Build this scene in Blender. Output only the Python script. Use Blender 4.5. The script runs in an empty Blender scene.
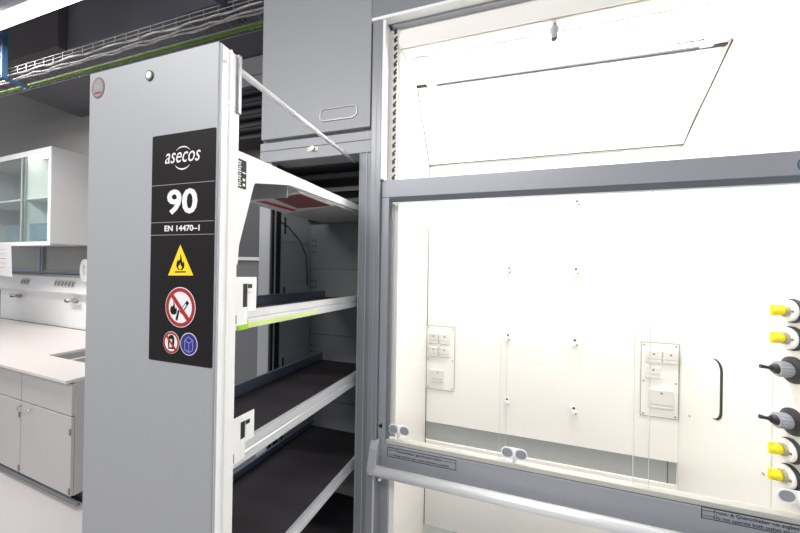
import bpy, bmesh, math, random
from mathutils import Vector, Matrix
random.seed(4)
R = math.radians
C = bpy.context.scene.collection
SC = bpy.context.scene

# ------------------------------------------------------------------ camera
def make_camera():
    y, pt, r = R(17.176), R(-0.097), R(-0.9486)
    f = Vector((-math.sin(y)*math.cos(pt), math.cos(y)*math.cos(pt), -math.sin(pt)))
    rt = Vector((math.cos(y), math.sin(y), 0)); dn = f.cross(rt)
    a = rt*math.cos(r) + dn*math.sin(r); b = dn*math.cos(r) - rt*math.sin(r)
    cd = bpy.data.cameras.new('camera'); cd.sensor_width = 36; cd.lens = 306.56/800*36
    cd.clip_start = 0.02; cd.clip_end = 100
    co = bpy.data.objects.new('camera', cd); C.objects.link(co)
    m = Matrix((a, -b, -f)).transposed().to_4x4(); m.translation = (0, 0, 1.72)
    co.matrix_world = m
    SC.camera = co
make_camera()
SC.view_settings.view_transform = 'Standard'; SC.view_settings.look = 'None'
SC.view_settings.gamma = 1; SC.view_settings.use_curve_mapping = False
SC.view_settings.exposure = 0.0

W = bpy.data.worlds.new('world'); SC.world = W; W.use_nodes = True
W.node_tree.nodes['Background'].inputs[0].default_value = (0.93, 0.95, 1.0, 1)
W.node_tree.nodes['Background'].inputs[1].default_value = 0.55

def area(name, loc, target, sx, sy, power, col):
    d = bpy.data.lights.new(name, 'AREA'); d.shape = 'RECTANGLE'; d.size = sx; d.size_y = sy
    d.energy = power; d.color = col
    o = bpy.data.objects.new(name, d); C.objects.link(o); o.location = loc
    o.rotation_euler = (Vector(target) - Vector(loc)).to_track_quat('-Z', 'Y').to_euler()
    return o
area('room_ceiling_light', (-0.9, -0.9, 3.25), (-0.9, 0.3, 0), 3.2, 0.5, 85, (1, 0.98, 0.95))
area('bench_fill_light', (-4.2, 0.9, 3.3), (-4.2, 1.5, 0), 2.2, 0.4, 76, (1, 0.97, 0.94))  # added fill light without a fixture, brightens the bench
HOOD_LIGHT = 35.0

# ------------------------------------------------------------------ materials
MATS = {}
def mat(name, col, rough=0.5, metal=0.0, noise=0.03, scale=6.0, bump=0.0, bscale=200, emit=None, es=0, coat=0, spec=.5):
    if name in MATS: return MATS[name]
    m = bpy.data.materials.new(name); m.use_nodes = True; nt = m.node_tree; N = nt.nodes; L = nt.links
    b = N['Principled BSDF']; b.inputs['Specular IOR Level'].default_value = spec; b.inputs['Roughness'].default_value = rough; b.inputs['Metallic'].default_value = metal
    tc = N.new('ShaderNodeTexCoord')
    if noise:
        n = N.new('ShaderNodeTexNoise'); n.inputs['Scale'].default_value = scale; n.inputs['Detail'].default_value = 3
        L.new(tc.outputs['Object'], n.inputs['Vector'])
        mx = N.new('ShaderNodeMix'); mx.data_type = 'RGBA'
        mx.inputs['A'].default_value = tuple(c*(1-noise) for c in col)+(1,)
        mx.inputs['B'].default_value = tuple(min(1, c*(1+noise)) for c in col)+(1,)
        L.new(n.outputs['Fac'], mx.inputs['Factor']); L.new(mx.outputs['Result'], b.inputs['Base Color'])
    else: b.inputs['Base Color'].default_value = tuple(col)+(1,)
    if bump:
        n2 = N.new('ShaderNodeTexNoise'); n2.inputs['Scale'].default_value = bscale
        bp = N.new('ShaderNodeBump'); bp.inputs['Strength'].default_value = bump; bp.inputs['Distance'].default_value = 0.002
        L.new(tc.outputs['Object'], n2.inputs['Vector']); L.new(n2.outputs['Fac'], bp.inputs['Height']); L.new(bp.outputs['Normal'], b.inputs['Normal'])
    if emit: b.inputs['Emission Color'].default_value = tuple(emit)+(1,); b.inputs['Emission Strength'].default_value = es
    if coat: b.inputs['Coat Weight'].default_value = coat
    MATS[name] = m; return m
def glass_mat(name, tint, ior=1.45, gl=1.0, haze=0.0):
    m = bpy.data.materials.new(name); m.use_nodes = True; nt = m.node_tree; N = nt.nodes; L = nt.links
    N.remove(N['Principled BSDF']); out = N['Material Output']
    t = N.new('ShaderNodeBsdfTransparent'); t.inputs[0].default_value = tuple(tint)+(1,)
    g = N.new('ShaderNodeBsdfGlossy'); g.inputs['Roughness'].default_value = 0.03
    fr = N.new('ShaderNodeFresnel'); fr.inputs[0].default_value = ior
    mt = N.new('ShaderNodeMath'); mt.operation = 'MULTIPLY'; mt.inputs[1].default_value = gl
    mx = N.new('ShaderNodeMixShader'); ge = N.new('ShaderNodeNewGeometry'); ff = N.new('ShaderNodeMath'); ff.operation = 'SUBTRACT'; ff.inputs[0].default_value = 1; L.new(ge.outputs['Backfacing'], ff.inputs[1]); fm = N.new('ShaderNodeMath'); fm.operation = 'MULTIPLY'; L.new(fr.outputs[0], fm.inputs[0]); L.new(ff.outputs[0], fm.inputs[1]); L.new(fm.outputs[0], mt.inputs[0]); L.new(mt.outputs[0], mx.inputs[0]); L.new(t.outputs[0], mx.inputs[1]); L.new(g.outputs[0], mx.inputs[2])
    s = mx.outputs[0]
    if haze:
        df = N.new('ShaderNodeBsdfDiffuse'); df.inputs[0].default_value = (.8, .85, .9, 1)
        m2 = N.new('ShaderNodeMixShader'); m2.inputs[0].default_value = haze; L.new(s, m2.inputs[1]); L.new(df.outputs[0], m2.inputs[2]); s = m2.outputs[0]
    L.new(s, out.inputs[0]); MATS[name] = m; return m

GREY = mat('grey_lacquered_metal', (.36, .37, .40), .42, noise=.02, bump=.05, bscale=600)
PANEL = mat('silver_grey_panel', (.335, .345, .365), .5, 0.1, noise=.015, bump=.05, bscale=500)
JAMB = mat('blue_grey_jamb', (.28, .29, .315), .38, .25, noise=.02)
SASH = mat('sash_grey', (.35, .365, .40), .4, .2, noise=.02)
WHITE = mat('white_powder_coat', (.90, .905, .90), .4, noise=.01)
CREAM = mat('cream_ceramic_lining', (.895, .872, .83), .35, noise=.01)
CREAMS = mat('cream_socket_plastic', (.72, .71, .67), .4, noise=.01)
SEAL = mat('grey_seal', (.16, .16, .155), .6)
HSEAL_SHADE = mat('hood_seal_and_shade', (.07, .07, .07), .7, noise=0, spec=.1)  # corner seal, and painted gap shade along the baffle edges
BLACK = mat('black_plastic', (.012, .012, .014), .45)
BLACKM = mat('black_shadowy_metal', (.03, .03, .033), .5)
LABEL = mat('black_label_film', (.012, .011, .012), .55, noise=0, spec=.15)
INKW = mat('white_ink', (.72, .72, .72), .5, noise=0)
INKG = mat('grey_ink', (.3, .3, .31), .5, noise=0)
INKK = mat('black_ink', (.01, .01, .01), .5, noise=0, spec=.15)
INKR = mat('red_ink', (.36, .012, .018), .5, noise=0)
INKY = mat('yellow_ink', (.90, .62, .01), .5, noise=0)
INKB = mat('blue_ink', (.02, .02, .22), .5, noise=0)
INKN = mat('navy_ink', (.012, .018, .035), .5, noise=0, spec=.2)
MAT_ = mat('dark_shelf_mat', (.035, .033, .037), .7, noise=.1, scale=30)
ALU = mat('brushed_aluminium', (.70, .72, .75), .35, .5, noise=.03, scale=40)
BLUEALU = mat('steel_blue_rail', (.24, .30, .38), .35, .6, noise=.03)
INNER = mat('cabinet_inner_grey', (.17, .18, .185), .55, noise=.03)
CHROME = mat('polished_chrome', (.7, .7, .7), .18, 1.0, noise=0)
YEL = mat('yellow_plastic', (.93, .78, .01), .35, noise=0)
KNURL = mat('grey_knurled_plastic', (.36, .38, .42), .4)
GRN = mat('green_plastic', (.33, .62, .01), .4, noise=0)
GRNC = mat('green_cable', (.17, .29, .03), .45)
WCAB = mat('white_cable', (.62, .60, .58), .5)
WIRE = mat('galvanised_wire', (.34, .34, .35), .38, .7, noise=.1)
STRUT = mat('blue_painted_steel', (.05, .12, .23), .5, .2)
WTOP = mat('white_worktop', (.74, .70, .67), .35, noise=.02)
CAB = mat('light_grey_laminate', (.54, .525, .52), .45, noise=.015)
CABE = mat('bluish_edge', (.42, .47, .54), .4)
TOE = mat('plinth_grey', (.28, .29, .31), .5)
GLASS = glass_mat('clear_glass', (.995, .998, .994), gl=.8)
GLASSE = mat('green_glass_edge', (.66, .70, .67), .2, noise=0)
CGLASS = glass_mat('cupboard_glass', (.86, .91, .89), gl=1.2)
PLAST = glass_mat('clear_plastic', (.75, .88, .97), haze=.15)
GRIP = mat('grey_grip', (.30, .32, .35), .5)
BAND = mat('grey_baffle', (.38, .395, .385), .35)
BEN = mat('beige_strip', (.52, .48, .48), .5)

# ------------------------------------------------------------------ mesh helpers
class MB:
    def __init__(s): s.bm = bmesh.new()
    def box(s, x0, x1, y0, y1, z0, z1):
        v = [s.bm.verts.new(p) for p in ((x0,y0,z0),(x1,y0,z0),(x1,y1,z0),(x0,y1,z0),(x0,y0,z1),(x1,y0,z1),(x1,y1,z1),(x0,y1,z1))]
        for f in ((3,2,1,0),(4,5,6,7),(0,1,5,4),(1,2,6,5),(2,3,7,6),(3,0,4,7)): s.bm.faces.new([v[i] for i in f])
        return s
    def prism(s, poly, ax, a, b):
        # poly: 2D points in the two other axes (in x,y,z order); extruded along ax from a to b
        def P(p, t):
            l = list(p); l.insert(ax, t); return l
        A = [s.bm.verts.new(P(p, a)) for p in poly]; B = [s.bm.verts.new(P(p, b)) for p in poly]
        n = len(poly); s.bm.faces.new(A[::-1]); s.bm.faces.new(B)
        for i in range(n): s.bm.faces.new((A[i], A[(i+1) % n], B[(i+1) % n], B[i]))
        return s
    def ring(s, outer, inner, ax, a, b):
        def P(p, t):
            l = list(p); l.insert(ax, t); return l
        O0 = [s.bm.verts.new(P(p, a)) for p in outer]; O1 = [s.bm.verts.new(P(p, b)) for p in outer]
        I0 = [s.bm.verts.new(P(p, a)) for p in inner]; I1 = [s.bm.verts.new(P(p, b)) for p in inner]
        n = len(outer)
        for i in range(n):
            j = (i+1) % n
            s.bm.faces.new((O0[i], O0[j], O1[j], O1[i])); s.bm.faces.new((I0[j], I0[i], I1[i], I1[j]))
            s.bm.faces.new((O1[i], O1[j], I1[j], I1[i])); s.bm.faces.new((O0[j], O0[i], I0[i], I0[j]))
        return s
    def tube(s, pts, r, n=10, cap=True):
        pts = [Vector(p) for p in pts]; rings = []
        rr = r if isinstance(r, (list, tuple)) else [r]*len(pts)
        up = None
        for i, p in enumerate(pts):
            d = (pts[min(i+1, len(pts)-1)] - pts[max(i-1, 0)]).normalized()
            if up is None: up = Vector((0, 0, 1)) if abs(d.z) < .9 else Vector((1, 0, 0))
            a = d.cross(up).normalized(); b = a.cross(d).normalized(); up = b
            rings.append([s.bm.verts.new(p + (a*math.cos(2*math.pi*k/n) + b*math.sin(2*math.pi*k/n))*rr[i]) for k in range(n)])
        for i in range(len(rings)-1):
            for k in range(n): s.bm.faces.new((rings[i][k], rings[i][(k+1) % n], rings[i+1][(k+1) % n], rings[i+1][k]))
        if cap: s.bm.faces.new(rings[0][::-1]); s.bm.faces.new(rings[-1])
        return s
    def build(s, name, m, parent=None, bevel=0, smooth=False, frame=None, seg=2):
        me = bpy.data.meshes.new(name)
        bmesh.ops.recalc_face_normals(s.bm, faces=s.bm.faces[:]); s.bm.to_mesh(me); s.bm.free()
        me.materials.append(m)
        o = bpy.data.objects.new(name, me); C.objects.link(o)
        if parent: o.parent = parent
        elif frame is not None: o.matrix_world = frame
        if smooth:
            for p in me.polygons: p.use_smooth = True
        if bevel:
            bv = o.modifiers.new('bevel', 'BEVEL'); bv.width = bevel; bv.segments = seg; bv.limit_method = 'ANGLE'; bv.angle_limit = R(40)
            bv.harden_normals = False
        return o
def circ(cx, cy, r, n=32, ry=None): 
    ry = ry or r
    return [(cx + r*math.cos(2*math.pi*i/n), cy + ry*math.sin(2*math.pi*i/n)) for i in range(n)]
def rrect(x0, x1, y0, y1, r, n=6):
    o = []
    for cx, cy, a in ((x1-r, y1-r, 0), (x0+r, y1-r, 90), (x0+r, y0+r, 180), (x1-r, y0+r, 270)):
        for i in range(n+1): t = R(a + 90*i/n); o.append((cx + r*math.cos(t), cy + r*math.sin(t)))
    return o
def thing(name, label, cat, loc=(0, 0, 0), group=None, frame=None):
    o = bpy.data.objects.new(name, None); o.empty_display_size = .1; C.objects.link(o)
    if frame is not None: o.matrix_world = frame
    else: o.location = loc
    return tag(o, label, cat, group)
def tag(o, label, cat, group=None):
    o['label'] = label; o['category'] = cat
    if group: o['group'] = group
    return o
def struct(o): o['kind'] = 'structure'; return o
def text(body, name, m, parent, x, z, y, size, bold=0, shear=0, width=None, rotz=False, side=None, align='LEFT', slope=0):
    cu = bpy.data.curves.new(name, 'FONT'); cu.body = body; cu.size = size; cu.offset = bold; cu.shear = shear; cu.extrude = .0002; cu.align_x = align
    cu.resolution_u = 3
    t = bpy.data.objects.new('tmp', cu); C.objects.link(t)
    bpy.context.view_layer.update()
    me = bpy.data.meshes.new_from_object(t.evaluated_get(bpy.context.evaluated_depsgraph_get()))
    bpy.data.objects.remove(t); bpy.data.curves.remove(cu)
    xs = [v.co.x for v in me.vertices]; sx = 1
    x0 = min(xs) if align == 'LEFT' else (min(xs)+max(xs))/2
    if width: sx = width/(max(xs)-min(xs))
    for v in me.vertices:
        u, w, d = (v.co.x-x0)*sx, v.co.y, v.co.z
        if side == 'X': v.co = Vector((y + d, x - (w), z + u))      # reads upwards on a face that looks to +X
        else: v.co = Vector((x + u, y - d, z + w))
    me.materials.clear(); me.materials.append(m); me.name = name
    o = bpy.data.objects.new(name, me); C.objects.link(o); o.parent = parent
    return o

# ================================================================== STRUCTURE
FLOORM = mat('speckled_vinyl_floor', (.58, .56, .56), .4, noise=.12, scale=160)
WALLM = mat('grey_painted_wall', (.30, .29, .28), .7, noise=.03, scale=2)
CEILM = mat('dark_grey_soffit', (.12, .12, .14), .3, noise=.35, scale=1.6)
CEIL2 = mat('grey_ceiling_paint', (.25, .25, .25), .7)
struct(MB().box(-9, 4, -3.5, 3.2, -.1, 0).build('floor', FLOORM))
TH = R(-3); BF = Matrix.Translation((-2.78, 1.33, 0)) @ Matrix.Rotation(TH, 4, 'Z')
struct(MB().box(-6.2, 1.85, .996, 1.10, 0, 4.3).build('wall_back', WALLM, frame=BF))
struct(MB().box(-4.9, -1.1, 1.62, 2.5, 3.5, 3.96).build('ceiling', CEILM))
struct(MB().box(-9, 4, -3.5, 3.4, 4.3, 4.4).build('ceiling_upper', CEIL2))
struct(MB().box(1.35, 4, 2.2, 2.3, 0, 4.3).build('wall_right_side', WALLM))

# dark duct boxes below the ceiling
t = thing('ventilation_duct', 'dark grey rectangular air duct above the cable tray at the top left corner', 'duct', (-4.4, 1.6, 3.48))
MB().box(-1.5, .95, -.04, .018, 0, .46).build('duct_body', mat('dark_brown_grey_sheet', (.065, .058, .064), .5), t, bevel=.004)
t = thing('ceiling_panel', 'large dark glossy ceiling panel above the wire cable tray', 'ceiling panel', (-2.2, 1.6, 3.965))
MB().box(-1.9, 1.05, -.75, 0.5, 0, .03).build('panel', CEILM, t)
MB().box(.02, .028, -.75, .0, -.003, 0).build('joint', BLACKM, t)
t = thing('wall_duct', 'light grey box beam high on the wall left of the tall grey cabinet door', 'duct', (-2.2, 2.12, 3.2))
MB().box(-.6, .85, -.0, .12, 0, .295).build('body', mat('mid_grey_sheet', (.30, .30, .31), .6), t, bevel=.004)
MB().box(-.6, .85, -.004, 0, .13, .137).build('seam', SEAL, t)
t = thing('extract_unit', 'black extract unit under the light grey beam, behind the pull-out', 'ventilation unit', (-2.0, 2.03, 2.75))
MB().box(-.7, .65, 0, .2, 0, .44).build('housing', BLACKM, t, bevel=.01)
for k in range(4): MB().tube([(-.7, -.03, .06+k*.1), (.65, -.03, .06+k*.1)], .022).build('pipe', BLACK, t, smooth=True)

# ceiling luminaire
t = thing('linear_ceiling_lamp', 'bright white linear lamp hanging across the top left corner', 'lamp', (-3.2, 1.145, 3.3))
MB().box(-1.6, 1.2, -.045, .045, .0, .07).build('housing', GREY, t)
MB().box(-1.59, 1.19, -.04, .04, -.008, .0).build('diffuser', mat('lamp_diffuser', (1, 1, 1), .5, noise=0, emit=(1, .98, .95), es=5), t)
for x in (-1.2, .9): MB().tube([(x, 0, .07), (x, 0, 1.0)], .004).build('suspension_wire', WIRE, t)

# ================================================================== CABLE TRAY
t = thing('wire_cable_tray', 'galvanised wire mesh cable tray running under the dark ceiling, above the grey pull-out panel', 'cable tray', (-3, 1.315, 3.1))
X0, X1 = -3.0, 1.86; w = .155; h = .05
for k, (y, z) in enumerate(((0, h), (0, h*.5), (0, 0), (w/3, 0), (2*w/3, 0), (w, 0), (w, h*.5), (w, h))):
    MB().tube([(X0, y, z), (X1, y, z)], .0022, 6).build('longitudinal_wire', WIRE, t, smooth=True)
m_ = MB(); x = X0
while x < X1:
    m_.tube([(x, 0, h), (x, 0, 0), (x, w, 0), (x, w, h)], .002, 5); x += .105
o = m_.build('cross_wires', WIRE, t); o['kind'] = 'stuff'
def cable(name, label, r, m, y, z, wob, n=60, g=None):
    pts = [(-6 + 4.8*i/n, 1.3 + y + wob*math.sin(i*1.3+y*90)*.5 + random.uniform(-wob, wob)*.5, 3.1 + z + random.uniform(0, wob)*.6) for i in range(n+1)]
    tag(MB().tube(pts, r, 7).build(name, m, smooth=True), label, 'cable', g)
cable('green_cable', 'thick green cable lying along the wall side of the wire tray', .006, GRNC, .156, .012, .002, g='green cables in the wire tray')
cable('green_cable', 'green cable on the room side of the other green cable in the tray', .006, GRNC, .140, .012, .003, g='green cables in the wire tray')
for i, (y, l) in enumerate(((.08, 'next to the green cables'), (.062, 'in the middle of the bundle'), (.030, 'nearest the room, apart from the others'))):
    cable('white_cable', 'off-white cable '+l+' in the wire tray', .0048, WCAB, y, .011, .010, g='white cables in the wire tray')
def strut(x, label, up=.9, STRUT=STRUT, z0=3.06, al=.20):
    t = thing('support_strut', label, 'strut', (x, 1.3, z0), 'struts holding the cable tray')
    # perforated channel: web ladder and two flanges
    u = MB(); u.box(-.03, -.024, -.03, -.0, 0, up).box(.024, .03, -.03, -.0, 0, up)
    z = 0.0
    u.box(-.024, .024, -.03, -.027, 0, up)
    u.build('upright', STRUT, t, bevel=.001)
    z = .03
    while z < up-.03: MB().box(-.012, .012, -.0318, -.0302, z, z+.028).build('slot', BLACKM, t); z += .05
    MB().box(-.022, .022, -.03, al, -.0, .02).build('bracket_arm', STRUT, t, bevel=.002)
    MB().tube([(0, al-.01, .0), (0, al-.01, -.012)], .007, 8).build('bolt', CHROME, t)
strut(-3.49, 'blue perforated strut holding the tray at the left edge', al=.11)
strut(-1.44, 'dark strut holding the tray beside the tall grey door', .5, mat('dark_strut', (.07, .085, .11), .4, .4), z0=3.145, al=.15)

# ================================================================== BENCH GROUP (frame BF)
def bthing(name, label, cat, lx, ly, z, g=None):
    return thing(name, label, cat, frame=BF @ Matrix.Translation((lx, ly, z)), group=g)
# worktop with sink cut-out (notch)  -> worktop built of slabs around the opening
NX0, NX1, NY0, NY1 = -.93, -.12, .27, .60
wt = MB()
wt.prism([(0, 0), (0, .97), (-4.5, .97), (-4.5, 0)], 2, .887, .905)
bmw = MB(); s_ = bmw
def slab(x0, x1, y0, y1): s_.box(x0, x1, y0, y1, .885, .905)
wt.bm.free()
O = [(-4.5, 0), (0, 0), (0, .94), (-4.5, .94)]; I = [(NX0, NY0), (NX1, NY0), (NX1, NY1), (NX0, NY1)]
bmw.ring(O, I, 2, .883, .905)
tag(bmw.build('worktop', WTOP, frame=BF, bevel=.002), 'long white worktop with a cut-out for the sink on the left bench', 'worktop')
t = bthing('sink', 'grey rectangular sink basin let into the white worktop', 'sink', NX0, NY0, .70)
sk = MB(); L_, D_ = NX1-NX0, NY1-NY0
sk.box(.0, L_, 0, D_, 0, .01).box(0, .01, 0, D_, .01, .182).box(L_-.01, L_, 0, D_, .01, .182).box(.01, L_-.01, 0, .01, .01, .182).box(.01, L_-.01, D_-.01, D_, .01, .182)
sk.build('basin', mat('sink_grey', (.42, .42, .41), .4), t)
MB().tube([(L_/2, D_/2, .01), (L_/2, D_/2, .016)], .03, 20).build('drain', CHROME, t)
def base_cab(lx0, lx1, doors, label, handleside):
    t = bthing('base_cabinet', label, 'cabinet', lx0, .03, 0, 'grey base cabinets under the white worktop')
    w = lx1-lx0
    bd = MB(); bd.box(0, .018, .02, .60, .09, .882).box(w-.018, w, .02, .60, .09, .882).box(.018, w-.018, .58, .60, .07, .70).box(.018, w-.018, .02, .58, .09, .106).box(.018, w-.018, .02, .05, .70, .882)
    bd.build('body', CAB, t, bevel=.001)
    MB().box(.004, w-.004, .002, .019, .648, .868).build('fascia_panel', CAB, t, bevel=.0015)
    MB().box(.0, w, .07, .58, 0, .09).build('plinth', BLACKM, t)
    MB().box(.0, w+.0, .035, .045, 0, .028).build('toe_strip', TOE, t)
    n = len(doors); x = .004
    for k, (dw, hs) in enumerate(doors):
        d = MB().box(x, x+dw-.004, 0, .018, .095, .640).build('door', CAB, t, bevel=.0015)
        hx = x+.012 if hs == 'L' else x+dw-.02-.15
        pts = [(hx, 0, .612), (hx+.004, -.025, .610), (hx+.04, -.035, .600), (hx+.075, -.038, .597), (hx+.11, -.035, .600), (hx+.146, -.025, .610), (hx+.15, 0, .612)]
        MB().tube(pts, .004, 8).build('handle', CHROME, d, smooth=True)
        ex = x+dw-.022 if hs == 'L' else x+.004
        for z in (.13, .54): MB().box(ex, ex+.018, -.006, 0, z-.022, z+.022).build('hinge', mat('hinge_bronze', (.28, .26, .23), .35, .6), d, bevel=.002)
        x += dw
    return t
base_cab(-.68, -.0, [(.68, 'L')], 'light grey base cabinet at the free end of the bench, with one door', 'L')
base_cab(-1.28, -.685, [(.595, 'L')], 'light grey base cabinet cut by the left edge of the photo, low on the bench', 'L')
# service wall behind: partition window frames, service panel, sockets, taps
t = bthing('service_panel', 'long white service panel with sockets and taps above the back of the worktop', 'service panel', -3.5, .94, .906)
MB().box(-.5, 3.5, .02, .05, 0, .44).build('splash_panel', WHITE, t)
MB().prism([(.02, .40), (-.06, .44), (-.02, .62), (.05, .65), (.05, .40)], 0, -.5, 3.5).build('socket_channel', WHITE, t, bevel=.003)
MB().box(-.5, 3.5, .03, .05, .66, .67).build('edge_strip', BLUEALU, t)
def sock(lx, n, lab):
    t = bthing('socket_strip', lab, 'socket', lx, .89, 1.405, 'socket strips on the service panel')
    for k in range(n):
        s = MB().prism([(-.0, 0), (.02, .09), (.035, .085), (.015, -.005)], 0, k*.075, k*.075+.068).build('socket', CREAMS, t, bevel=.002)
        MB().prism([(-.003, .02), (.009, .072), (.012, .072), (.0, .02)], 0, k*.075+.018, k*.075+.05).build('socket_face', TOE, s)
sock(-3.26, 3, 'pair of grey sockets on the service panel, further left')
sock(-2.46, 6, 'row of grey sockets on the service panel next to the grey panel edge')
def tap(lx, lab):
    t = bthing('wall_tap', lab, 'tap', lx, .955, 1.26, 'taps on the splash panel')
    MB().tube([(0, 0, 0), (0, -.09, 0)], .012, 12).build('spindle', CHROME, t, smooth=True)
    MB().tube([(-.05, -.05, -.012), (.09, -.05, -.012)], [.016, .016], 10).build('tap_body', KNURL, t, smooth=True)
    MB().tube([(-.075, -.05, -.012), (-.05, -.05, -.012)], .024, 12).build('knob', BLACK, t, smooth=True)
    MB().tube([(.09, -.05, -.012), (.13, -.05, -.012)], .022, 12).build('knob', TOE, t, smooth=True)
tap(-3.43, 'small grey and black tap on the splash panel, further left')
tap(-2.12, 'small grey and black tap on the splash panel beside the grey panel edge')
# window band between panel and cupboard
t = bthing('glazed_partition', 'grey glazed partition strip between the cupboard and the service panel', 'partition', -3.5, .965, 1.58)
MB().box(-.5, 3.5, .0, .012, 0, .40).build('grey_pane', mat('dull_pane', (.26, .26, .25), .2, noise=.05), t)
MB().box(-.5, 3.5, -.012, 0, .0, .02).build('bottom_frame', BLUEALU, t)
for x in (.50,): MB().box(x, x+.07, -.02, 0, .0, .42).build('frame_post', BLUEALU, t); MB().box(x+.09, x+.13, -.02, 0, .0, .42).build('frame_post', TOE, t)
# wall cupboard
def cup():
    CX1 = -1.625; CW = 1.9; y0, y1 = .536, .955; z0, z1 = 1.905, 2.905
    t = bthing('wall_cupboard', 'white wall cupboard with sliding glass doors above the left bench', 'cupboard', CX1-CW, y0, z0)
    H = z1-z0; D = y1-y0
    b = MB(); b.box(CW-.02, CW, 0, D, 0, H).box(0, .02, 0, D, 0, H).box(.02, CW-.02, 0, D, H-.02, H).box(.02, CW-.02, 0, D, 0, .02).box(.02, CW-.02, D-.012, D, .02, H-.02)
    b.build('body', mat('cupboard_white', (.56, .56, .57), .45), t, bevel=.0015)
    MB().box(0, CW, -.006, 0, H-.055, H).box(CW-.045, CW, -.006, 0, .02, H-.055).box(0, CW, -.006, 0, -.02, .02).build('front_frame', WHITE, t)
    MB().box(.02, CW-.02, .03, D-.02, .485, .505).build('shelf', WHITE, t, bevel=.001)
    MB().box(CW-.60, CW-.585, .04, D-.02, .02, H-.02).build('divider', WHITE, t)
    MB().box(CW-.62, CW-.05, .05, .12, H-.038, H-.022).build('cupboard_fill_glow', mat('cup_fill_glow', (1, 1, 1), .5, noise=0, emit=(1, .97, .9), es=7), t)  # added glowing strip that brightens the cupboard interior, not a real fitting
    g = MB().box(CW-.62, CW-.05, .006, .011, .02, H-.06).build('glass_door', CGLASS, t)
    MB().box(CW-.625, CW-.605, .004, .013, .02, H-.06).build('edge_profile', BAND, g)
    g = MB().box(.03, CW-.57, .018, .023, .02, H-.06).build('glass_door', CGLASS, t)
    MB().box(CW-.585, CW-.565, .016, .025, .02, H-.06).build('edge_profile', BAND, g)
    for zz in range(14): pass
    for k in range(18): MB().tube([(CW-.5, D-.013, .08+k*.05), (CW-.5, D-.0145, .08+k*.05)], .007, 6).build('peg_hole', SEAL, t)
    b = bthing('plastic_box', 'clear light blue plastic box standing inside the wall cupboard', 'box', CX1-1.10, y0+.06, z0+.0205)
    w_, d_, h_ = .88, .26, .2
    m2 = MB(); m2.box(0, w_, 0, d_, 0, .004).box(0, w_, 0, .004, .004, h_).box(0, w_, d_-.004, d_, .004, h_).box(0, .004, .004, d_-.004, .004, h_).box(w_-.004, w_, .004, d_-.004, .004, h_)
    m2.build('tub', PLAST, b)
    MB().box(-.004, w_+.004, -.004, d_+.004, h_, h_+.008).build('lid', PLAST, b)
    MB().box(.15, .62, .05, .2, .006, .04).build('folded_cloth', TOE, b, bevel=.01)
cup()
p = bthing('paper_notice', 'white paper sheet pinned below the wall cupboard at the left edge', 'paper', -2.33, .50, 1.58)
MB().prism([(-.8, 0), (.04, -.04), (-.0, .33), (-.8, .33)], 1, 0, .003).build('sheet', INKW, p)
for k in range(5): MB().box(-.6, -.1+.02*(k % 2), -.0008, 0, .06+k*.05, .064+k*.05).build('writing', INKR if k == 2 else INKG, p)
p = bthing('roll_holder', 'white rounded hose roll on the service panel at the grey panel edge', 'roll', -1.74, .85, 1.49)
MB().ring(circ(0, .13, .08, 28, .13), circ(0, .13, .04, 28, .07), 1, 0, .06).build('roll', WHITE, p, smooth=False, bevel=.006)
MB().tube([(0, .02, .13), (0, .085, .13)], .035, 16).build('mount', CREAMS, p)

# low cabinet behind the pull-out, seen through it
t = thing('side_cabinet', 'dark grey cabinet below a shaded piece of wall, seen through the open pull-out shelves', 'cabinet', (-2.2, 1.85, 0))
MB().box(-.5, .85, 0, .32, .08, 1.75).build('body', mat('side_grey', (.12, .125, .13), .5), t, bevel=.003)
MB().box(-.5, .85, 0.05, .32, 1.775, 2.45).build('wall_shade_box', mat('side_wall_shade', (.065, .068, .072), .5), t, bevel=.003)  # dark box in place of the shaded wall, its shade put into the colour
MB().box(-.5, .85, -.02, .32, 1.75, 1.775).build('top', CAB, t, bevel=.002)
MB().box(-.48, .83, .04, .30, 0, .08).build('plinth', BLACKM, t)

# ================================================================== OVERHEAD CABINET
t = thing('overhead_cabinet', 'tall smooth grey overhead cabinet with a recessed handle, above the pull-out opening', 'cabinet', (-1.16, 1.30, 2.352))
MB().box(0, .605, .012, .42, .0, 1.1).build('body', GREY, t)
d = MB().box(.006, .608, -.012, .01, .006, 1.09).build('door', PANEL, t, bevel=.002)
rr = rrect(.345, .545, .055, .118, .028)
MB().ring(rr, rrect(.352, .538, .062, .111, .022), 1, -.016, -.011).build('handle_rim', mat('rim_steel', (.30, .30, .30), .3, .7), d, bevel=.001)
MB().prism(rrect(.352, .538, .062, .111, .022), 1, -.0128, -.0118).build('handle_cup', PANEL, d)
MB().box(.609, .617, -.006, .3, .0, 1.1).build('side_seal', BLACKM, t)

# ================================================================== SAFETY CABINET
t = thing('safety_cabinet', 'grey safety storage cabinet with its tall pull-out drawn open, black warning label on the front', 'cabinet', (-.86, 1.3, 0))
ox, oy = .86, -1.3      # everything below is written in world coordinates, shifted into the thing
SCB = t
def loc(o): 
    for v in o.data.vertices: v.co += Vector((ox, oy, 0))
    return o
def lb(mb, name, m, parent=None, **k): return loc(mb.build(name, m, parent or SCB, **k))
XL, XR = -1.168, -.537; IL, IR = -1.10, -.603
c = MB()
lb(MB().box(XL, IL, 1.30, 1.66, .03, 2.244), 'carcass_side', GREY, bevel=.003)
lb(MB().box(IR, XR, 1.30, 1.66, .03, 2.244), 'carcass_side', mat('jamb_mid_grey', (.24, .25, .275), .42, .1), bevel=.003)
lb(MB().box(IL-.003, IL+.004, 1.345, 1.655, .02, 2.02), 'inner_lining', mat('inner_left_lit', (.40, .44, .47), .5))  # lighter than the right lining: light from the hood put into the colour
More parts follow.
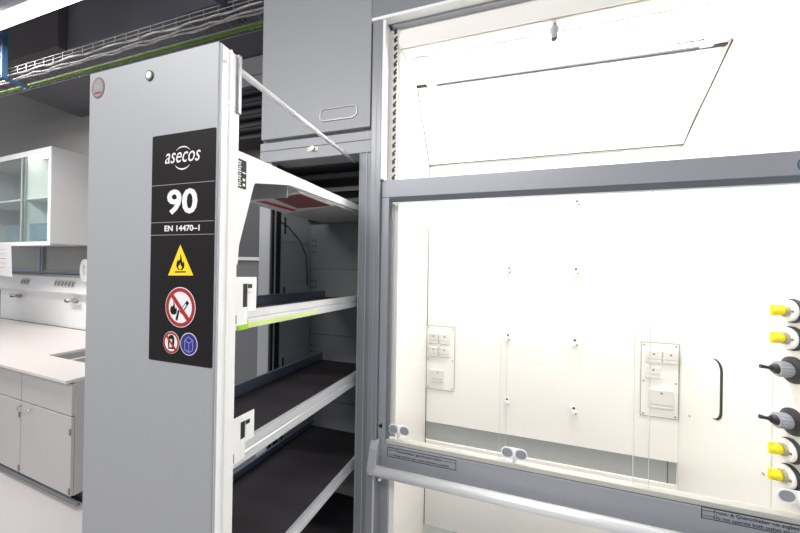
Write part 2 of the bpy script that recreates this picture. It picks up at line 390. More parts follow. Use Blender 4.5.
lb(MB().box(IR-.004, IR+.0, 1.345, 1.655, .02, 2.24), 'inner_lining', INNER)
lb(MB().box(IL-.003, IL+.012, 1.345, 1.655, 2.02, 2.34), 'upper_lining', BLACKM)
lb(MB().box(IL, IR, 1.655, 1.70, .02, 2.34), 'rear_panel', INNER)
lb(MB().box(XL, XR, 1.302, 1.36, .0, .03).box(IL, IR, 1.36, 1.66, 0, .03), 'base', GREY)
lb(MB().box(XL, XR, 1.298, 1.42, 2.245, 2.345), 'head_panel', GREY, bevel=.003)
lb(MB().box(XL, XR, 1.296, 1.2985, 2.301, 2.304), 'head_seam', SEAL)
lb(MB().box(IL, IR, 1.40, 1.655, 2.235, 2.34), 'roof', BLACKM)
lk = lb(MB().tube([(-.85, 1.298, 2.287), (-.85, 1.280, 2.287)], .010, 14), 'lock', mat('brass_lock', (.55, .48, .36), .3, .9), smooth=False)
lb(MB().tube([(-.868, 1.292, 2.287), (-.832, 1.292, 2.287)], .006, 8), 'lock_body', CHROME, lk) if False else None
lb(MB().box(-.885, -.825, 1.2945, 1.2982, 2.276, 2.298), 'lock_plate', CREAMS, bevel=.003)
# jamb strips
lb(MB().box(IR-.002, IR+.002, 1.297, 1.30, .03, 2.245), 'jamb_edge', GREY)
lb(MB().box(-.570, -.567, 1.297, 1.30, .03, 2.345), 'jamb_bead', CABE)
lb(MB().box(-.548, -.545, 1.294, 1.30, .03, 2.345), 'jamb_groove', SEAL)
# mechanism seen in the dark above the shelves
for k, (z, y) in enumerate(((2.20, 1.45), (2.14, 1.5), (2.08, 1.52))):
    lb(MB().box(IL+.01, IR-.01, y, y+.03, z-.012, z+.012), 'mechanism_bar', BLACKM if k != 1 else BLACK)
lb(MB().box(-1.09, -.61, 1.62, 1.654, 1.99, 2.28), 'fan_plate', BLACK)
# left inner wall seals and brackets
lb(MB().box(IL+.003, IL+.009, 1.305, 1.322, .05, 2.2), 'door_seal', BLACK)
lb(MB().box(IL+.003, IL+.010, 1.325, 1.334, .05, 2.2), 'door_seal', ALU)
lb(MB().box(IL+.003, IL+.012, 1.337, 1.368, .05, 2.2), 'door_seal', BLACK)
for z in (1.20, 1.58, 1.96, .8):
    q = lb(MB().box(IL+.004, IL+.008, 1.385, 1.62, z-.11, z+.04), 'guide_plate', mat('inner_left_lit', (.40, .44, .47), .5), bevel=.001)
    lb(MB().box(IL+.008, IL+.011, 1.40, 1.41, z-.07, z+.02), 'slot', BLACK, q)
for z in (.75, 1.15, 1.55, 1.80):
    for j in range(2):
        for q in range(3): lb(MB().box(-1.082+.022*j, -1.076+.022*j, 1.652, 1.6552, z+q*.035, z+q*.035+.01), 'rear_slot', BLACKM)
for z in (.9, 1.3, 1.7): lb(MB().box(-1.09, -.61, 1.653, 1.6552, z, z+.002), 'rear_seam', BLACKM)
dm = MB(); 
cp = [(IL+.012, 1.33, 1.96), (IL+.012, 1.43, 1.93), (IL+.012, 1.54, 1.86), (IL+.012, 1.60, 1.78), (IL+.012, 1.62, 1.60)]
lb(dm.tube(cp, .003, 6), 'guide_cable', BLACK, smooth=True)

# ---- front panel of the pull-out
FP = lb(MB().box(-1.071, -.617, .550, .556, .04, 2.236), 'front_panel', PANEL, bevel=.002)
lb(MB().box(-.6172, -.6155, .5565, .560, .045, 2.232), 'blue_edge_reflection', CABE, FP)  # bluish reflection on the frame edge, put in as a coloured strip
lb(MB().box(-1.071, -.616, .556, .602, .04, 2.236), 'white_frame', WHITE, FP, bevel=.002)
lb(MB().box(-1.05, -.617, .602, .6115, .05, 2.226), 'rear_plate', WHITE, FP)
lb(MB().box(-.6175, -.612, .5815, .5845, .04, 2.236), 'side_ridge', WHITE, FP)
lb(MB().box(-.622, -.610, .602, .612, 2.094, 2.238), 'damper_plate', JAMB, FP, bevel=.001)
for (y, z) in ((.566, 2.197), (.581, 2.107), (.588, 2.095)):
    lb(MB().tube([(-.618, y, z), (-.6135, y, z)], .0035, 10), 'screw', CHROME, FP)
# round green-white indicator button and round sticker
bt = lb(MB().tube([(-.838, .550, 2.192), (-.838, .5465, 2.192)], .0125, 24), 'indicator_button', mat('dark_ring', (.05, .1, .05), .4), SCB)
lb(MB().tube([(-.838, .5466, 2.192), (-.838, .5455, 2.192)], .0085, 20), 'button_face', mat('pale_green_face', (.75, .95, .75), .4, noise=0), bt)
st = lb(MB().prism(circ(-1.0345, 2.192, .0255, 36, .0285), 1, .5490, .550), 'round_sticker', mat('brown_sticker', (.17, .10, .10), .5, noise=0), SCB)
lb(MB().prism(circ(-1.0345, 2.192, .0205, 36, .0235), 1, .5486, .549), 'sticker_face', mat('sticker_grey', (.24, .23, .24), .5, noise=0), st)
lb(MB().box(-1.046, -1.023, .5482, .5486, 2.176, 2.181), 'sticker_mark', INKR, st)
lb(MB().box(-1.050, -1.019, .5482, .5486, 2.189, 2.192).box(-1.047, -1.022, .5482, .5486, 2.195, 2.198), 'sticker_lines', INKG, st)

# ---- warning label
LX0, LX1, LZ0, LZ1 = -.824, -.6195, 1.479, 2.036
LB = lb(MB().prism(rrect(LX0, LX1, LZ0, LZ1, .004, 3), 1, .5488, .550), 'warning_label', LABEL, SCB)
LY = .5486
def tx(*a, **k): return loc(text(*a, **k))
for z in (1.912, 1.820, 1.789): lb(MB().box(LX0+.001, LX1-.001, .5484, .5488, z-.0006, z+.0006), 'divider_line', INKG, LB)
tx('asecos', 'lettering', INKW, LB, -.779, 1.964, LY, .054, bold=0, shear=.28, width=.114)
def arc(cx, cz, rx, rz, a0, a1, w0, n=18):
    o, i = [], []
    for k in range(n+1):
        t_ = k/n; a = R(a0+(a1-a0)*t_); w_ = w0*math.sin(math.pi*t_)+.0003
        o.append((cx+(rx+w_/2)*math.cos(a), cz+(rz+w_/2)*math.sin(a))); i.append((cx+(rx-w_/2)*math.cos(a), cz+(rz-w_/2)*math.sin(a)))
    m = MB()
    for k in range(n): m.prism([o[k], o[k+1], i[k+1], i[k]], 1, .5483, .5488)
    return m
lb(arc(-.721, 1.974, .030, .027, 40, 135, .0026), 'logo_arc', INKW, LB)
lb(arc(-.721, 1.974, .030, .027, 215, 320, .0032), 'logo_arc', INKW, LB)
tx('90', 'lettering', INKW, LB, -.770, 1.842, LY, .080, bold=.0022, width=.098)
tx('EN 14470–1', 'lettering', INKW, LB, -.777, 1.7985, LY, .019, bold=.0005, width=.113)
def lay(poly, name, m, par, k=0): return lb(MB().prism(poly, 1, .5484-.0003*k, .5488-.0003*k), name, m, par)
tr = lay([(-.762, 1.690), (-.681, 1.692), (-.724, 1.765)], 'flammable_triangle', INKY, LB)
lay([(-.7395, 1.6975), (-.7045, 1.6985), (-.7045, 1.7015), (-.7395, 1.7005)], 'ground_bar', INKK, tr, 1)
def flame(cx, cz, s, name, m, par, k=1):
    pts = [(-.25, 0), (.25, 0), (.48, .25), (.5, .55), (.38, .85), (.3, .62), (.22, .8), (.12, 1.25), (-.05, 1.5), (.0, 1.1), (-.2, .8), (-.28, 1.0), (-.45, .7), (-.5, .35)]
    return lay([(cx+a*s, cz+b*s) for a, b in pts], name, m, par, k)
flame(-.7225, 1.704, .026, 'flame', INKK, tr)
flame(-.7225, 1.7055, .011, 'flame_core', INKY, tr, 2)
def disc(cx, cz, r, name, m, par, k=0): return lay(circ(cx, cz, r, 40), name, m, par, k)
def prohibit(cx, cz, r):
    a = disc(cx, cz, r, 'prohibition_sign', INKW, LB)
    lb(MB().ring(circ(cx, cz, r*.96, 40), circ(cx, cz, r*.78, 40), 1, .5478, .5485), 'red_ring', INKR, a)
    d = r*.62; w = r*.09
    lb(MB().prism([(cx-d-w, cz+d-w*.2), (cx-d+w, cz+d+w), (cx+d+w, cz-d+w*.2), (cx+d-w, cz-d-w)], 1, .5474, .5478), 'red_slash', INKR, a)
    return a
a = prohibit(-.7205, 1.6145, .0485)
flame(-.742, 1.596, .022, 'flame', INKK, a)
lay([(-.735, 1.585), (-.729, 1.581), (-.722, 1.606), (-.727, 1.609)], 'match', INKK, a, 1)
lay([(-.722, 1.605), (-.715, 1.598), (-.692, 1.626), (-.699, 1.632)], 'cigarette', INKK, a, 1)
lay([(-.719, 1.606), (-.715, 1.602), (-.700, 1.620), (-.703, 1.624)], 'cigarette_fill', INKW, a, 2)
a = prohibit(-.748, 1.5275, .027)
lay([(-.757, 1.512), (-.739, 1.512), (-.737, 1.538), (-.742, 1.546), (-.752, 1.546), (-.759, 1.538)], 'barrel', INKK, a, 1)
lay([(-.753, 1.516), (-.745, 1.516), (-.744, 1.535), (-.752, 1.536)], 'barrel_fill', INKW, a, 2)
a = disc(-.691, 1.5285, .027, 'mandatory_sign', INKW, LB)
disc(-.691, 1.5285, .0252, 'blue_disc', INKB, a, 1)
bk = MB()
for seg in (((-.703, 1.537), (-.690, 1.531)), ((-.690, 1.531), (-.678, 1.538)), ((-.703, 1.537), (-.703, 1.515)), ((-.690, 1.531), (-.690, 1.509)), ((-.678, 1.538), (-.678, 1.515)), ((-.703, 1.515), (-.690, 1.509)), ((-.690, 1.509), (-.678, 1.515)), ((-.703, 1.537), (-.692, 1.546)), ((-.692, 1.546), (-.678, 1.538))):
    (x0, z0), (x1, z1) = seg; dx, dz = x1-x0, z1-z0; l_ = math.hypot(dx, dz); nx, nz = -dz/l_*.0006, dx/l_*.0006
    bk.prism([(x0-nx, z0-nz), (x1-nx, z1-nz), (x1+nx, z1+nz), (x0+nx, z0+nz)], 1, .5476, .5482)
lb(bk, 'box_symbol', mat('pale_blue_ink', (.35, .38, .62), .5, noise=0), a)

# ---- shelves of the pull-out (the runners stand a little askew: the far end is shifted)
KX, KZ = .03, -.030
def skew(o, kz=KZ):
    for v in o.data.vertices:
        d = v.co.y - oy - .61 if False else (v.co.y + 1.3) - .61
        v.co.x += KX*d; v.co.z += kz*d
    return o
def rail_profile(z0, z1, xo, dirn):
    # C-shaped rail: outer web, ribs and lips; dirn = +1 web faces +X
    h = z1-z0; s = dirn
    return [(xo, z0), (xo, z0+h*.42), (xo-s*.003, z0+h*.46), (xo-s*.003, z0+h*.54), (xo, z0+h*.58), (xo, z1), (xo-s*.012, z1), (xo-s*.012, z1-.006), (xo-s*.006, z1-.006), (xo-s*.006, z0+.004), (xo-s*.014, z0+.004), (xo-s*.014, z0)]
def shelf(ztop, zbot, kz, bracket, grn=False, XLs=-.99, bh=.088):
    S = skew(lb(MB().box(XLs+.006, -.640, .606, 1.60, zbot-.0, zbot+.008), 'shelf', BLACKM), kz)
    mt = skew(lb(MB().box(XLs+.018, -.650, .612, 1.59, zbot+.0085, zbot+.014), 'shelf_mat', DOT, S), kz)
    skew(lb(MB().prism(rail_profile(zbot, ztop, -.635, 1), 1, .606, 1.60), 'side_rail', ALU, S), kz)
    skew(lb(MB().prism(rail_profile(zbot, ztop, XLs, -1), 1, .606, 1.60), 'side_rail', BLUEALU, S), kz)
    skew(lb(MB().box(XLs+.01, -.64, .606, .611, zbot, ztop), 'end_rail', ALU, S), kz)
    if bracket:
        z1 = ztop+bh; z0 = zbot+.012
        # hooked hanger plate with a key-hole slot: outline built of pieces around the slot
        p = MB(); xa, xb = -.6345, -.6315; ya, yb = .612, .694
        s0, s1 = .648, .664          # slot
        p.box(xa, xb, ya, s0, z0, z1).box(xa, xb, s1, yb, ztop-.005, z1-.0).box(xa, xb, s0, s1, z1-.018, z1).box(xa, xb, s0, s1, z0, ztop+.008)
        p.box(xa, xb, s1, s1+.012, z1-.045, z1-.038)
        skew(lb(p, 'hanger_plate', WHITE, S, bevel=.0008), kz)
        skew(lb(MB().box(-.6342, -.6338, s1, s1+.016, z1-.036, z1-.020).box(-.6342, -.6338, s0, s1, ztop+.008, z1-.018), 'slot_shadow', BLACK, S), kz)
        skew(lb(MB().box(-.6319, -.6312, s1, s1+.014, z1-.030, z1-.019), 'slot_notch', BLACK, S), kz)
        skew(lb(MB().box(-.6345, -.631, .622, .628, z0+.005, z0+.028), 'clip', SEAL, S), kz)
    if grn:
        skew(lb(MB().box(-.6348, -.6325, .635, .668, zbot-.001, zbot+.026), 'green_marker', GRN, S), kz)
        skew(lb(MB().box(-.6348, -.6338, .668, .99, zbot+.003, zbot+.014), 'green_strip', mat('pale_lime_strip', (.62, .80, .22), .4), S), kz)
    return S
def dotmat():
    m = bpy.data.materials.new('dimpled_dark_mat'); m.use_nodes = True; N = m.node_tree.nodes; L = m.node_tree.links; b = N['Principled BSDF']; b.inputs['Roughness'].default_value = .6
    tc = N.new('ShaderNodeTexCoord'); v = N.new('ShaderNodeTexVoronoi'); v.inputs['Scale'].default_value = 120; v.inputs['Randomness'].default_value = 0
    rp = N.new('ShaderNodeValToRGB'); rp.color_ramp.elements[0].position = .2; rp.color_ramp.elements[0].color = (.006, .006, .007, 1); rp.color_ramp.elements[1].position = .35; rp.color_ramp.elements[1].color = (.032, .029, .034, 1)
    L.new(tc.outputs['Object'], v.inputs['Vector']); L.new(v.outputs['Distance'], rp.inputs[0]); L.new(rp.outputs[0], b.inputs['Base Color']); return m
DOT = dotmat()
shelf(1.600, 1.550, -.025, True, grn=True)
shelf(1.252, 1.194, -.040, True, XLs=-1.0, bh=.072)
shelf(.862, .818, -.060, False, XLs=-1.06)
shelf(.50, .457, -.060, False)
# ---- top plate with gusset
TP = lb(MB().box(-.985, -.640, .836, 1.60, 1.975, 2.010).box(-.985, -.640, .606, .836, 1.996, 2.010), 'top_plate', mat('top_plate_grey', (.42, .42, .42), .5))
lb(MB().prism([(.606, 2.012), (.606, 1.70), (.632, 1.72), (.636, 1.77), (.684, 1.938), (.69, 1.945), (.838, 1.978), (1.36, 1.990), (1.60, 1.995), (1.60, 2.018), (1.36, 2.018), (.70, 2.014)], 0, -.640, -.634), 'gusset', WHITE, TP, bevel=.0008)
lb(MB().box(-.98, -.642, .834, .838, 1.938, 1.995), 'cross_plate', mat('cross_plate_grey', (.30, .31, .32), .45), TP)
ps = lb(MB().prism([(-.955, .86), (-.66, .82), (-.655, 1.02), (-.86, 1.06)], 2, 1.9925, 1.9955), 'hazard_sheet', INKW, TP) if False else None
# printed sheet under the top plate
sh = lb(MB().prism([(-.94, .985), (-.645, .90), (-.645, 1.14), (-.975, 1.25)], 2, 1.970, 1.9748), 'printed_sheet', mat('sheet_white', (.66, .64, .64), .5), TP)
lb(MB().prism([(-.80, .965), (-.655, .92), (-.655, 1.13), (-.83, 1.15)], 2, 1.9692, 1.970), 'sheet_print', mat('sheet_brown_print', (.20, .07, .06), .5, noise=.6, scale=60), TP)
lb(MB().prism([(-.905, .99), (-.86, .985), (-.86, 1.19), (-.895, 1.20)], 2, 1.9692, 1.970), 'sheet_print', mat('sheet_red_print', (.35, .03, .05), .5, noise=.5, scale=60), TP)
# small code-plate sticker on the gusset (barcode-like maker's plate)
pl = lb(MB().box(-.634, -.6332, .620, .655, 1.918, 1.993), 'type_plate', mat('plate_grey', (.04, .04, .042), .6, spec=.2), TP)
bb = MB(); z = 1.922; k = 0
for (y0, y1, z0, z1) in [(.624+.0035*(i%3), .638-.002*(i%2), 1.922+i*.0062, 1.9255+i*.0062) for i in range(11)]+[(.643, .651, 1.925+i*.0135, 1.932+i*.0135) for i in range(2)]+[(.642, .652, 1.958, 1.962)]:
    bb.box(-.6332, -.6328, y0, y1, z0, z1)
lb(bb, 'plate_print', INKW, TP)
# ---- tie rod
lb(MB().tube([(-.620, .604, 2.206), (-.636, 1.31, 2.213)], [.0085, .0070], 14), 'tie_rod', mat('tie_rod_steel', (.85, .86, .87), .3, .2, noise=0), SCB, smooth=True)
lb(MB().tube([(-.6255, .60, 2.183), (-.6255, .606, 2.183)], .012, 10), 'rod_end', JAMB, SCB)

# ================================================================== FUME HOOD
H = thing('fume_hood', 'large grey framed fume hood with a brightly lit white interior', 'fume hood', (.26, 1.3, 0))
ox, oy = -.26, -1.3
def hb(mb, name, m, parent=None, **k): return loc(mb.build(name, m, parent or H, **k))
LW, RW, BY = -.424, .946, 2.0
CZ = 2.712
hb(MB().box(-.455, LW, 1.34, BY+.02, .0, 2.83), 'left_lining', CREAM)
hb(MB().box(RW, RW+.03, 1.26, BY+.02, .0, 2.83), 'right_lining', CREAM)
hb(MB().box(LW, RW, BY, BY+.02, .702, 2.83).box(LW, RW, BY, BY+.02, .02, .578), 'rear_lining', CREAM)
hb(MB().box(LW, RW, BY+.014, BY+.03, .578, .702), 'rear_slot', BAND)
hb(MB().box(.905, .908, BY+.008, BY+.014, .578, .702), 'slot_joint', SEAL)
hb(MB().box(LW, RW, 1.27, BY, .0, .02), 'floor_tray', BAND)
hb(MB().box(-.485, 1.20, 1.35, 2.04, 2.84, 2.88).box(-.49, -.46, 1.36, 2.04, 0, 2.84), 'outer_casing', GREY)
# ceiling, lamp, sloped baffle
hb(MB().box(LW, RW, 1.33, 1.415, CZ, CZ+.03).box(LW, -.36, 1.415, 1.62, CZ, CZ+.03).box(.885, RW, 1.415, 1.68, CZ, CZ+.03).prism([(LW, 1.6205), (RW, 1.6705), (RW, 1.6705)][:3], 2, CZ, CZ+.02), 'ceiling_panel', CREAM)
hb(MB().box(LW, RW, 1.325, 1.335, CZ, 2.83), 'ceiling_front', CREAM)
lp = hb(MB().box(-.36, .885, 1.415, 1.62, CZ+.002, CZ+.02), 'interior_lamp', mat('hood_lamp', (1, 1, 1), .5, noise=0, emit=(1, .975, .945), es=HOOD_LIGHT))
hb(MB().box(-.358, .883, 1.412, 1.415, CZ-.002, CZ+.001), 'lamp_seam', CREAMS)
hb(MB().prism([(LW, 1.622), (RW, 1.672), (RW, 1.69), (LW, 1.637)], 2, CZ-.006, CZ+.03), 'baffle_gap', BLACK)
P0 = (1.640, CZ-.012); P1 = (1.985, 2.395)
d = Vector((P1[0]-P0[0], P1[1]-P0[1])).normalized(); n = Vector((-d.y, d.x))*.008
BFL = hb(MB().prism([P0, P1, (P1[0]+n.x, P1[1]+n.y), (P0[0]+n.x, P0[1]+n.y)], 0, LW+.004, RW-.004), 'sloped_baffle', CREAM)
for v in BFL.data.vertices:
    if v.co.x > 0 and v.co.y < .5: v.co.y += .05; v.co.z += -.0
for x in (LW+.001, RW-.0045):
    hb(MB().prism([(P0[0]-.0, P0[1]-.001), (P1[0], P1[1]-.001), (P1[0]+n.x, P1[1]+n.y), (P0[0]+n.x, P0[1]+n.y)], 0, x, x+.0035), 'baffle_side_shade', HSEAL_SHADE, BFL)  # dark strips paint the shade in the gaps beside the baffle
hb(MB().box(LW, RW, 1.983, 1.99, 2.391, 2.3945), 'baffle_edge_shade', HSEAL_SHADE, BFL)  # painted shade line under the lower baffle edge
for x in (-.34, .86):
    hb(MB().box(x-.022, x+.022, 1.60, 1.655, CZ-.018, CZ-.004).tube([(x, 1.62, CZ-.016), (x, 1.62, CZ-.030)], .012, 10), 'baffle_clip', WHITE, BFL)
for x in (-.35, .86):
    a_ = [(x+.05*math.cos(R(q)), 1.43-.03*math.sin(R(q)), CZ-.002) for q in range(20, 161, 10)]
    hb(MB().tube(a_, .0025, 6), 'lamp_clip', CREAMS, smooth=True)
# corner seals
hb(MB().box(LW, LW+.004, BY-.004, BY, .02, 2.40), 'corner_seal', HSEAL_SHADE)
hb(MB().box(RW-.002, RW, BY-.003, BY, .02, 2.40), 'corner_seal', CREAMS)
hb(MB().box(RW-.0012, RW, 1.427, 1.430, .02, 2.70), 'lining_joint', CREAMS)
hb(MB().box(LW, LW+.003, 1.34, 1.62, CZ-.004, CZ), 'ceiling_seal', CREAMS)
hb(MB().box(RW-.003, RW, 1.34, 1.62, CZ-.004, CZ), 'ceiling_seal', CREAMS)
# sensor nozzle
nz = hb(MB().tube([(.215, 1.36, CZ), (.215, 1.36, CZ-.020)], [.006, .012], 14), 'sensor_nozzle', KNURL)
hb(MB().tube([(.215, 1.36, CZ-.020), (.215, 1.36, CZ-.062)], [.016, .013], 14), 'nozzle_body', KNURL, nz)
hb(MB().tube([(.215, 1.36, CZ-.062), (.215, 1.36, CZ-.066)], .011, 14), 'nozzle_tip', BLACK, nz)
# rod sockets on the rear lining
for x in (.083, .446):
    for z in (2.112, 1.720, 1.312, .922, .305):
        c_ = hb(MB().tube([(x, BY, z), (x, BY-.012, z)], .011, 14), 'rod_clamp', WHITE)
        hb(MB().box(x-.011, x+.011, BY-.034, BY-.012, z-.028, z-.006), 'clamp_block', WHITE, c_, bevel=.002)
        hb(MB().tube([(x, BY-.012, z+.004), (x, BY-.022, z+.004)], .0065, 10), 'clamp_screw', BLACKM, c_)
        hb(MB().tube([(x+.006, BY-.036, z-.02), (x+.006, BY-.034, z-.02)], .006, 8), 'thumb_screw', CHROME, c_)
# socket plates
def plate(x0, x1, z0, z1, socks):
    p = hb(MB().box(x0, x1, BY-.006, BY-.001, z0, z1), 'socket_plate', CREAM, bevel=.001)
    hb(MB().box(x0, x1, BY-.0065, BY-.004, z1, z1+.0035).box(x1, x1+.003, BY-.0065, BY-.004, z0, z1).box(x0, x1, BY-.0065, BY-.004, z0-.003, z0).box(x0-.001, x0+.002, BY-.0065, BY-.004, z0, z1), 'plate_rim', mat('rim_grey', (.35, .34, .33), .5), p)
    for (a, b, c2, d2) in socks:
        hb(MB().box(a, b, BY-.020, BY-.006, c2, d2), 'socket', CREAMS, p, bevel=.003)
        cx = (a+b)/2
        hb(MB().box(cx-.004, cx+.004, BY-.0215, BY-.020, d2-.022, d2-.012), 'socket_mark', SEAL, p)
        hb(MB().box(a+.004, b-.004, BY-.0208, BY-.0195, c2+.02, c2+.0215), 'socket_hinge', SEAL, p)
    for x in (x0+.012, x1-.012):
        for z in (z0+.012, z1-.012, (z0+z1)/2-.01):
            hb(MB().tube([(x, BY-.006, z), (x, BY-.010, z)], .004, 8), 'screw', mat('screw_grey', (.2, .2, .2), .5, .5), p)
plate(-.422, -.240, .925, 1.335, [(-.405, -.345, 1.225, 1.290), (-.335, -.272, 1.225, 1.290), (-.405, -.345, 1.140, 1.203), (-.335, -.272, 1.140, 1.203), (-.385, -.305, .975, 1.055)])
plate(.772, .940, .935, 1.332, [(.790, .858, 1.228, 1.292), (.866, .934, 1.228, 1.292), (.790, .856, 1.145, 1.207), (.806, .915, .985, 1.085)])
# slot plate on right lining
def stad(cy, cz, w_, h_, n=14):
    r = w_/2; o = []
    for i in range(n+1): a = R(180*i/n); o.append((cy+r*math.cos(a), cz+h_/2-r+r*math.sin(a)))
    for i in range(n+1): a = R(180+180*i/n); o.append((cy+r*math.cos(a), cz-h_/2+r+r*math.sin(a)))
    return o
sp = hb(MB().prism(stad(1.722, 1.200, .094, .268), 0, RW-.004, RW), 'slot_edge_shadow', BLACK)  # black crescent left beside the cover paints the shadow of the recess edge
hb(MB().prism(stad(1.731, 1.200, .092, .262), 0, RW-.0055, RW-.0041), 'slot_cover', CREAM, sp)
for y, z in ((1.758, 1.269), (1.46, .99), (1.902, .998)):
    hb(MB().tube([(RW, y, z), (RW-.004, y, z)], .005, 10), 'lining_screw', mat('screw_grey2', (.4, .4, .4), .4), None)
# valves
def valve_y(z, y=1.349):
    v = hb(MB().prism(circ(y, z, .040, 32), 0, RW-.012, RW), 'gas_valve', BLACK, bevel=.003)
    hb(MB().prism(circ(y, z, .036, 32), 0, RW-.022, RW-.012), 'valve_plate', WHITE, v, bevel=.003)
    hb(MB().tube([(RW-.022, y, z), (RW-.030, y, z)], .020, 16), 'valve_collar', mat('collar_beige', (.45, .42, .3), .4), v)
    hb(MB().tube([(RW-.030, y, z), (RW-.038, y, z), (RW-.052, y, z), (RW-.059, y, z)], [.015, .018, .016, .009], 16), 'yellow_knob', YEL, v, smooth=True)
    hb(MB().box(RW-.061, RW-.036, y-.005, y+.005, z-.0185, z+.0185), 'knob_wing', YEL, v, bevel=.003)
    hb(MB().tube([(RW-.022, y-.026, z), (RW-.0245, y-.026, z)], .004, 8), 'valve_screw', SEAL, v)
def valve_b(z, y=1.349):
    v = hb(MB().tube([(RW, y, z), (RW-.007, y, z), (RW-.012, y, z)], [.044, .043, .030], 32), 'water_valve', BLACK)
    k = MB(); k.tube([(RW-.012, y, z), (RW-.044, y, z)], .023, 20)
    for i in range(14):
        a = 2*math.pi*i/14; k.tube([(RW-.014, y+.023*math.cos(a), z+.023*math.sin(a)), (RW-.042, y+.023*math.cos(a), z+.023*math.sin(a))], .0024, 6)
    hb(k, 'knurled_knob', KNURL, v)
    hb(MB().tube([(RW-.044, y, z), (RW-.056, y, z)], [.017, .012], 14), 'valve_neck', BLACK, v)
    hb(MB().tube([(RW-.055, y, z), (RW-.070, y+.002, z+.002), (RW-.084, y+.002, z+.004)], [.006, .0055, .007], 10), 'outlet_nozzle', BLACK, v)
for z in (1.597, 1.506, 1.137, 1.050): valve_y(z)
for z in (1.402, 1.232): valve_b(z)
# header and jambs
hb(MB().box(-.540, 1.12, 1.262, 1.30, 2.826, 3.4), 'header_panel', JAMB, bevel=.002)
hb(MB().box(-.540, 1.12, 1.260, 1.30, 2.812, 2.8255), 'header_trim', WHITE, bevel=.001)
hb(MB().box(-.455, 1.12, 1.301, 1.325, 2.80, 2.84), 'sash_channel', GREY)
hb(MB().box(-.5345, -.4895, 1.262, 1.36, 0, 2.8115), 'left_jamb', JAMB, bevel=.002)
hb(MB().box(-.512, -.510, 1.2605, 1.262, .8, 2.8115), 'jamb_bead', GREY)
hb(MB().box(-.5358, -.5350, 1.27, 1.36, 0, 2.8115), 'jamb_seal', BLACK)
hb(MB().box(-.4895, -.476, 1.268, 1.36, 2.107, 2.8115), 'jamb_trim', WHITE)
hb(MB().box(-.4895, -.450, 1.318, 1.36, 0, 2.107), 'lower_jamb', JAMB)
hb(MB().box(-.500, -.4935, 1.258, 1.262, 0, .80), 'jamb_edge_strip', mat('pale_blue_edge', (.62, .70, .80), .3, .3))
hb(MB().box(-.476, -.437, 1.322, 1.36, 2.0, 2.80), 'chain_guide', mat('guide_beige', (.62, .61, .58), .5))
zz = MB(); z = 2.0
while z < 2.80:
    zz.prism([(-.452, z), (-.438, z+.010), (-.446, z+.016), (-.436, z+.026), (-.442, z+.028), (-.455, z+.016)], 1, 1.318, 1.323); z += .037
o = hb(zz, 'sash_chain', BLACK); o['kind'] = 'stuff'
gd = MB(); z = 2.0
while z < 2.79: gd.box(-.470, -.458, 1.3205, 1.322, z, z+.006); z += .012
o = hb(gd, 'guide_perforation', BEN); o['kind'] = 'stuff'
hb(MB().box(.9765, 1.16, 1.318, 1.36, 0, 2.8115).box(1.121, 1.16, 1.262, 1.318, 0, 2.8115), 'right_jamb', JAMB, bevel=.002)
hb(MB().box(1.13, 1.20, 1.36, 2.04, 0, 2.84), 'outer_casing', GREY)
# sash (glazed front shutter)
SS = hb(MB().box(-.4885, 1.12, 1.284, 1.316, 2.028, 2.106).box(-.4885, -.452, 1.284, 1.316, .78, 2.028), 'sash_frame', SASH, bevel=.0025)
hb(MB().prism([(1.284, 2.028), (1.296, 2.008), (1.316, 2.008), (1.316, 2.028)], 0, -.452, 1.12).prism([(-.452, 1.284), (-.452, 1.316), (-.441, 1.316), (-.441, 1.296)], 2, .94, 2.02), 'frame_chamfer', mat('chamfer_grey', (.15, .165, .19), .4, .2), SS)
hb(MB().box(-.441, 1.12, 1.297, 1.315, 2.003, 2.008), 'pane_seal', ALU, SS)
hb(MB().box(-.452, 1.12, 1.282, 1.316, .79, .934), 'bottom_rail', SASH, SS, bevel=.003)
hb(MB().box(-.452, 1.12, 1.286, 1.316, .934, .9365), 'rail_shadow_line', SEAL, SS)
hb(MB().box(-.452, 1.12, 1.286, 1.318, .9365, .954), 'pane_track', mat('track_grey', (.52, .52, .48), .4), SS, bevel=.001)
hy = 1.235; hz = .842
hb(MB().tube([(-.500, hy, hz), (1.12, hy, hz)], .021, 20), 'handle_bar', mat('handle_silver', (.80, .81, .83), .35, .3), SS, smooth=True)
hb(MB().prism([(1.284, .955), (1.262, .957), (1.240, .93), (1.222, .87), (1.214, .845), (1.222, .823), (1.245, .818), (1.284, .83)], 0, -.512, -.474), 'handle_bracket', GREY, SS, bevel=.004)
hb(MB().tube([(-.473, 1.27, .882), (-.4705, 1.27, .882)], .006, 12), 'bracket_screw', CHROME, SS)
hb(MB().tube([(-.470, 1.262, .80), (-.470, 1.262, .788)], .012, 10), 'bracket_bolt', CHROME, SS)
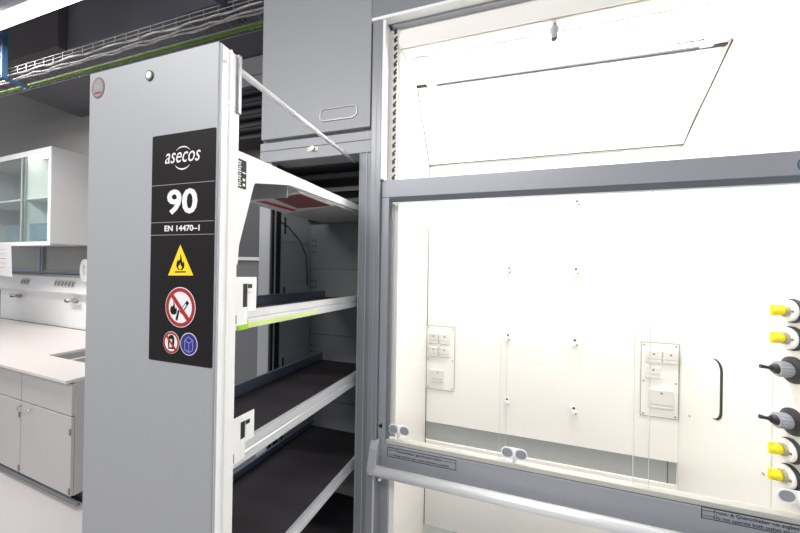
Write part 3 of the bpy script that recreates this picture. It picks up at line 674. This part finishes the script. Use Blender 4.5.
# panes
for (a, b, y) in ((-.441, .052, 1.306), (.028, .530, 1.300), (.488, 1.12, 1.310)):
    g = hb(MB().box(a, b, y-.002, y+.002, .954, 2.003), 'glass_pane', GLASS, SS)
    if a > 0: hb(MB().box(a-.0012, a, y-.002, y+.002, .95, 2.003), 'pane_edge', GLASSE, g)
    if b < 1.1: hb(MB().box(b, b+.0012, y-.002, y+.002, .95, 2.003), 'pane_edge', GLASSE, g)
def grip(cx, cz, y):
    q = hb(MB().prism(rrect(cx-.049, cx+.049, cz-.021, cz+.021, .0205), 1, y-.006, y-.002), 'finger_grip', WHITE, SS, bevel=.001)
    hb(MB().prism(rrect(cx-.045, cx-.006, cz-.017, cz+.017, .0165), 1, y-.0068, y-.006).prism(rrect(cx+.006, cx+.045, cz-.017, cz+.017, .0165), 1, y-.0068, y-.006), 'grip_pad', GRIP, q)
    hb(MB().tube([(cx, y-.012, cz-.03), (cx, y-.012, cz+.022)], .0055, 10), 'grip_post', WHITE, q, smooth=True)
grip(-.395, .998, 1.306); grip(.084, .992, 1.298); grip(.925, 1.012, 1.306)
# triangle mark, sticker texts, logo
hb(MB().prism([(-.487, 1.010), (-.468, 1.000), (-.468, 1.026), (-.478, 1.016)], 1, 1.2828, 1.284), 'stop_mark', INKK, SS)
def hx(body, x, z, w_, size, b=0.0): return loc(text(body, 'lettering', INKN, SS, x, z, 1.2812, size, bold=b, width=w_))
def frame_label(x0, x1, z0, z1):
    hb(MB().ring([(x0, z0), (x1, z0), (x1, z1), (x0, z1)], [(x0+.002, z0+.002), (x1-.002, z0+.002), (x1-.002, z1-.002), (x0+.002, z1-.002)], 1, 1.2812, 1.282), 'label_outline', INKN, SS)
    for z in (z1-.011, z0+.010): hb(MB().box(x0+.002, x0+.035, 1.2812, 1.282, z-.0006, z+.0006), 'label_rule', INKN, SS)
frame_label(-.440, -.140, .884, .926)
hx('Frontschieber geschlossen halten', -.400, .909, .20, .016)
hb(MB().box(-.195, -.142, 1.2812, 1.282, .9125, .9135), 'label_rule', INKN, SS)
hx('Keep vertical sash closed whenever possible', -.405, .891, .235, .014)
frame_label(.672, .985, .899, .937)
hx('Front- & Querschieber nie zugleich öffnen', .705, .921, .262, .0165)
hx('Do not operate both sashes simultaneously', .705, .904, .262, .0165)
lg = hb(MB().ring(circ(.925, 2.062, .024, 36), circ(.925, 2.062, .021, 36), 1, 1.2825, 1.284).ring(circ(.925, 2.062, .018, 36), circ(.925, 2.062, .0155, 36), 1, 1.2825, 1.284), 'round_emblem', mat('emblem_blue', (.05, .12, .22), .5, noise=0), SS)
hb(MB().prism([(.914, 2.056), (.925, 2.071), (.936, 2.056), (.931, 2.056), (.925, 2.064), (.919, 2.056)], 1, 1.2825, 1.284).box(.917, .933, 1.2825, 1.284, 2.050, 2.0525), 'emblem_roof', mat('emblem_blue', (.05, .12, .22), .5), lg)
